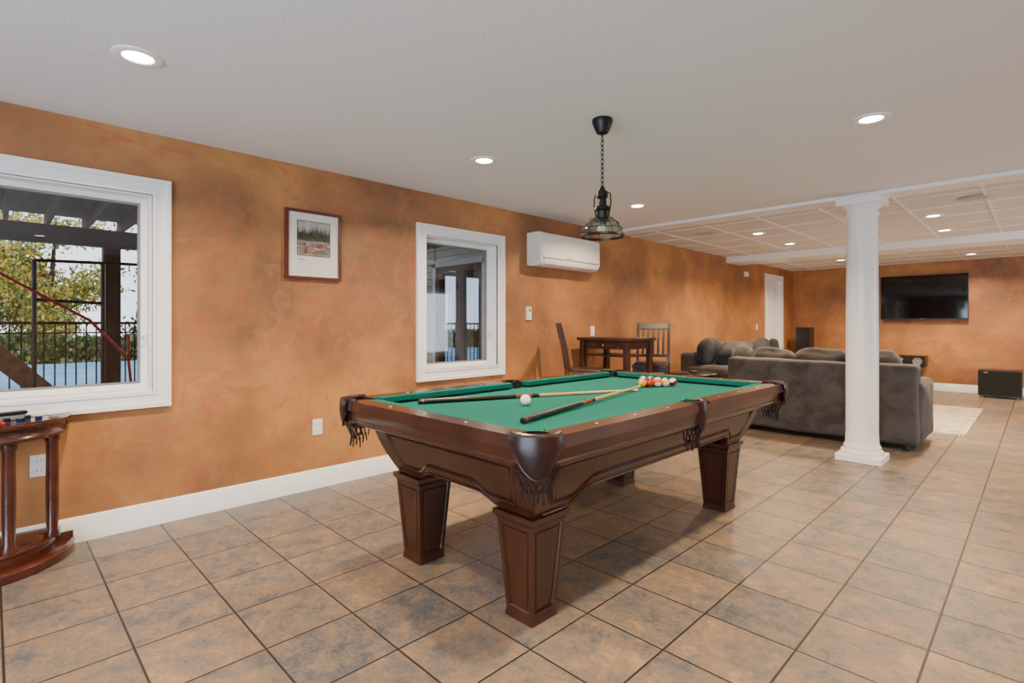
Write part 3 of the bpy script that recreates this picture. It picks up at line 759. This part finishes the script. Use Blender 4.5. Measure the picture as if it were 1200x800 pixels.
b.bx(x0+.05,x1-.05,y0+.04,YB-.002,.425,.45,M_black); b.bx(x0+.1,x0+.14,YB-.04,YB-.002,.25,.43,M_black); b.bx(x1-.14,x1-.1,YB-.04,YB-.002,.25,.43,M_black)
b.done(.005)
b=B('tower_speaker'); x0,x1,y0,y1=-3.66,-3.40,12.1,12.42
b.bx(x0,x1,y0,y1,.03,1.19,M_black); b.bx(x0-.03,x1+.03,y0-.03,y1+.03,0,.03,M_black)
for z,r_ in((1.08,.03),(.92,.07),(.7,.07),(.45,.07)): cone_(b,((x0+x1)/2,y0,z),r_)
b.bx(x0+.015,x1-.015,y0-.022,y0-.012,.1,1.15,M_black)
b.done(.006)
# ------------------------------------------------------------------ outside
M_deck=mat('deck_wood_dark',(.14,.085,.055),.8,col2=(.22,.14,.09),scale=4,stretch=(.3,3,3))
M_post=mat('weathered_post',(.035,.028,.025),.8,col2=(.06,.048,.04),scale=6)
M_grass=mat('lawn',(.10,.14,.05),1,col2=(.18,.17,.07),scale=2,detail=6)
M_patio=mat('patio_concrete',(.32,.30,.28),.9,col2=(.4,.38,.35),scale=4)
b=B('lawn_ground'); b.bx(-70,XL-T-.01,-40,60,-.35,-.12,M_grass); b.done()
b=B('patio_slab'); b.bx(-10,XL-T-.005,-5,9,-.12,-.02,M_patio); b.done()
b=B('pool_cover'); b.bx(-20,-12.5,-6,8,-.11,.12,mat('pale_blue_cover',(.12,.34,.42),.6,col2=(.24,.46,.53),scale=1.5)); b.done()
b=B('deck_overhead')
b.bx(-9.8,XL-T-.005,-5,8.5,2.78,2.84,M_deck)
yy=-4.8
while yy<8.4:
    b.bx(-9.8,XL-T-.01,yy,yy+.045,2.60,2.78,M_deck); yy+=.41
b.bx(-9.62,-9.42,-5,8.5,2.36,2.60,M_post)
for y in(-3.2,1.25,5.0): b.bx(-9.62,-9.42,y-.1,y+.1,-.02,2.36,M_post)
b.done()
b=B('metal_railing')
for z in(1.27,.12): b.bx(-9.76,-9.72,-5,8,z-.02,z+.02,M_iron)
b.bx(-9.76,-9.72,-5,8,1.12,1.14,M_iron)
yy=-5
while yy<8:
    b.bx(-9.749,-9.731,yy,yy+.018,.12,1.27,M_iron); yy+=.115
for y in(-4.9,-1,3,7): b.bx(-9.77,-9.71,y,y+.06,-.02,1.3,M_iron)
b.done()
M_redp=mat('red_pole',(.45,.02,.02),.4)
b=B('play_frame')
b.tube([(-8.5,.375,-.02),(-8.5,.375,2.03)],.025,M_iron); b.tube([(-8.5,1.03,-.02),(-8.5,1.03,2.05)],.025,M_iron)
b.tube([(-8.5,.375,2.02),(-8.5,1.5,2.05)],.02,M_iron); b.tube([(-8.5,.375,1.55),(-8.5,1.03,1.52)],.02,M_iron)
b.tube([(-8.45,-1.2,2.6),(-8.45,.08,1.84),(-8.45,.893,1.30),(-8.45,1.29,.8),(-8.45,1.36,-.02)],.018,M_redp)
b.tube([(-8.45,1.29,.8),(-8.45,1.29,1.12)],.018,M_redp); b.tube([(-8.45,-1.2,2.6),(-8.45,-1.2,-.02)],.018,M_redp)
b.done()
b=B('stair_stringer'); b.box((-9.0,.35,.55),(.06,1.9,.22),M_deck,rot=(-.85,0,0)); b.box((-9.0,-.35,.6),(.09,.09,1.2),M_deck); b.done()
def tree(x,y,hh,rad,cols_,nl,conifer=False,seed=0):
    rnd=random.Random(seed); b=B('evergreen_tree' if conifer else 'autumn_tree',(x,y,-.12))
    tr=mat('bark%d'%seed,(.05,.035,.025),.9)
    b.cyl((0,0,0),(rnd.uniform(-.3,.3),rnd.uniform(-.3,.3),hh*.9),.16,.03,tr,10)
    lm=[mat('leaf%d_%d'%(seed,i),c,.7) for i,c in enumerate(cols_)]
    for m in lm: b.mi(m)
    br=[]
    for i in range(26):
        a=rnd.uniform(0,2*pi); z=hh*rnd.uniform(.12,.85)
        R=rad*((1.05-z/hh) if conifer else math.sqrt(max(.1,1-((z/hh-.5)/.55)**2)))*rnd.uniform(.6,1)
        e_=Vector((R*math.cos(a),R*math.sin(a),z+(-.1 if conifer else .35*R)))
        b.cyl((0,0,z),e_,.035,.01,tr,5); br.append((Vector((0,0,z)),e_))
    for i in range(nl):
        p0,p1=rnd.choice(br); k=rnd.uniform(.3,1.05)
        p=p0.lerp(p1,k)+Vector((rnd.gauss(0,.28),rnd.gauss(0,.28),rnd.gauss(0,.22)))
        s_=rnd.uniform(.04,.08); R=Euler((rnd.uniform(0,6),rnd.uniform(0,6),rnd.uniform(0,6))).to_matrix()
        vs=[b.V(p+R@Vector(q)) for q in((-s_,-s_*.5,0),(s_,-s_*.5,0),(s_,s_*.5,0),(-s_,s_*.5,0))]
        b.F(vs,rnd.choice(lm))
    b.done(norm=False)
YEL=[(.75,.48,.04),(.60,.42,.05),(.48,.42,.08),(.70,.56,.14)]
GRN=[(.10,.18,.03),(.18,.24,.05),(.06,.12,.03)]; DG=[(.02,.06,.025),(.025,.08,.03),(.05,.11,.05)]
tree(-27,-1.5,6.5,2.4,YEL,8000,seed=1); tree(-25.0,1.4,5.6,2.0,YEL+GRN[:1],8000,seed=2); tree(-23.5,4.9,6.5,1.5,DG,8000,True,seed=3)
tree(-31,7.5,7,2.5,YEL,4000,seed=4); tree(-33,-6.5,7,3,GRN,3000,seed=5); tree(-32,1.6,3.2,2.2,GRN,5000,seed=6); tree(-31,13,6,2.6,GRN+YEL,3000,seed=7)
tree(-24,-5.5,5.5,1.4,DG,2500,True,seed=8)
b=B('garden_hedge')
rnd=random.Random(12); hm=[mat('hedge_leaf_%d'%i,c,.8) for i,c in enumerate(GRN+DG[:1])]
for m in hm: b.mi(m)
for i in range(16000):
    y=rnd.uniform(-14,16); hgt=1.0+.35*noise.noise(Vector((y*.6,0,3)))+.15*noise.noise(Vector((y*2,5,3)))
    z=-.1+hgt*rnd.random()**.7; x=-21.2+rnd.uniform(-.5,.5); s_=rnd.uniform(.05,.09); R=Euler((rnd.uniform(0,6),rnd.uniform(0,6),0)).to_matrix()
    b.F([b.V(Vector((x,y,z))+R@Vector(q)) for q in((-s_,-s_*.6,0),(s_,-s_*.6,0),(s_,s_*.6,0),(-s_,s_*.6,0))],rnd.choice(hm))
b.done(norm=False)
# house wing seen through window_2
Yw=5.5
M_sid=brickmat('cream_lap_siding',(.78,.75,.66),(.34,.32,.28),20,.12,.006,rot=(pi/2,0,0),bump=.8)
b=B('exterior_wing_wall'); b.bx(-7.40,XL-T-.02,Yw,Yw+.2,2.34,2.58,M_sid); b.bx(-9.3,-7.48,Yw,Yw+.2,-.1,2.58,M_sid); b.bx(-6.07,XL-T-.02,Yw,Yw+.2,-.1,2.34,M_sid); b.bx(-9.38,-9.3,Yw-.02,Yw+.22,-.1,2.34,M_white); b.done()
b=B('exterior_patio_door'); M_br=mat('brown_door_clad',(.08,.032,.018),.5); x0,x1=-7.38,-6.17
for (a,c,d,e) in((x0,x0+.09,-.02,2.23),(x1-.09,x1,-.02,2.23),(x0,x1,2.13,2.23),(x0,x1,-.02,.06),((x0+x1)/2-.06,(x0+x1)/2+.06,.06,2.13)): b.bx(a,c,Yw-.03,Yw+.12,d,e,M_br)
m,nt,p=newmat('reflective_door_glass'); p.inputs['Base Color'].default_value=(.33,.40,.48,1); p.inputs['Metallic'].default_value=1; p.inputs['Roughness'].default_value=.02
b.bx(x0+.09,x1-.09,Yw+.04,Yw+.05,.06,2.13,m)
for (a,c,d,e) in((x0-.09,x0,-.02,2.3),(x1,x1+.09,-.02,2.3),(x0-.09,x1+.09,2.23,2.33)): b.bx(a,c,Yw-.04,Yw+.1,d,e,M_white)
b.done(.003)
b=B('exterior_lantern',(-7.72,Yw-.02,0)); b.box((0,0,1.85),(.08,.03,.16),M_iron); b.tube([(0,0,1.9),(0,-.1,1.95),(0,-.1,1.88)],.01,M_iron); b.box((0,-.1,1.78),(.08,.08,.16),M_iron,top=(.12,.12)); b.box((0,-.1,1.89),(.14,.14,.05),M_iron,top=(.02,.02)); b.done()
# ------------------------------------------------------------------ world
w=bpy.data.worlds.new('sky'); S.world=w; w.use_nodes=True; nt=w.node_tree; N=nt.nodes; L=nt.links
bg=N['Background']; tc=N.new('ShaderNodeTexCoord'); sx=N.new('ShaderNodeSeparateXYZ'); L.new(tc.outputs['Generated'],sx.inputs[0])
n=N.new('ShaderNodeTexNoise'); n.inputs['Scale'].default_value=3; n.inputs['Detail'].default_value=6; L.new(tc.outputs['Generated'],n.inputs['Vector'])
r=N.new('ShaderNodeValToRGB'); e=r.color_ramp.elements; e[0].position=0; e[0].color=(.80,.88,1,1); e[1].position=.7; e[1].color=(.35,.55,.95,1); L.new(sx.outputs['Z'],r.inputs[0])
r2=N.new('ShaderNodeValToRGB'); r2.color_ramp.elements[0].position=.45; r2.color_ramp.elements[1].position=.65; L.new(n.outputs['Fac'],r2.inputs[0])
mx=N.new('ShaderNodeMixRGB'); mx.inputs[2].default_value=(.9,.93,1,1); L.new(r2.outputs[0],mx.inputs[0]); L.new(r.outputs[0],mx.inputs[1]); L.new(mx.outputs[0],bg.inputs[0])
bg.inputs[1].default_value=2.5
# ------------------------------------------------------------------ camera
c=bpy.data.cameras.new('camera'); co=bpy.data.objects.new('camera',c); S.collection.objects.link(co)
co.location=(0,0,1.25); co.rotation_euler=(pi/2,0,math.radians(45.2)); c.sensor_width=36; c.lens=18.48; c.shift_y=-.01667; c.clip_start=.02; c.clip_end=300
S.camera=co
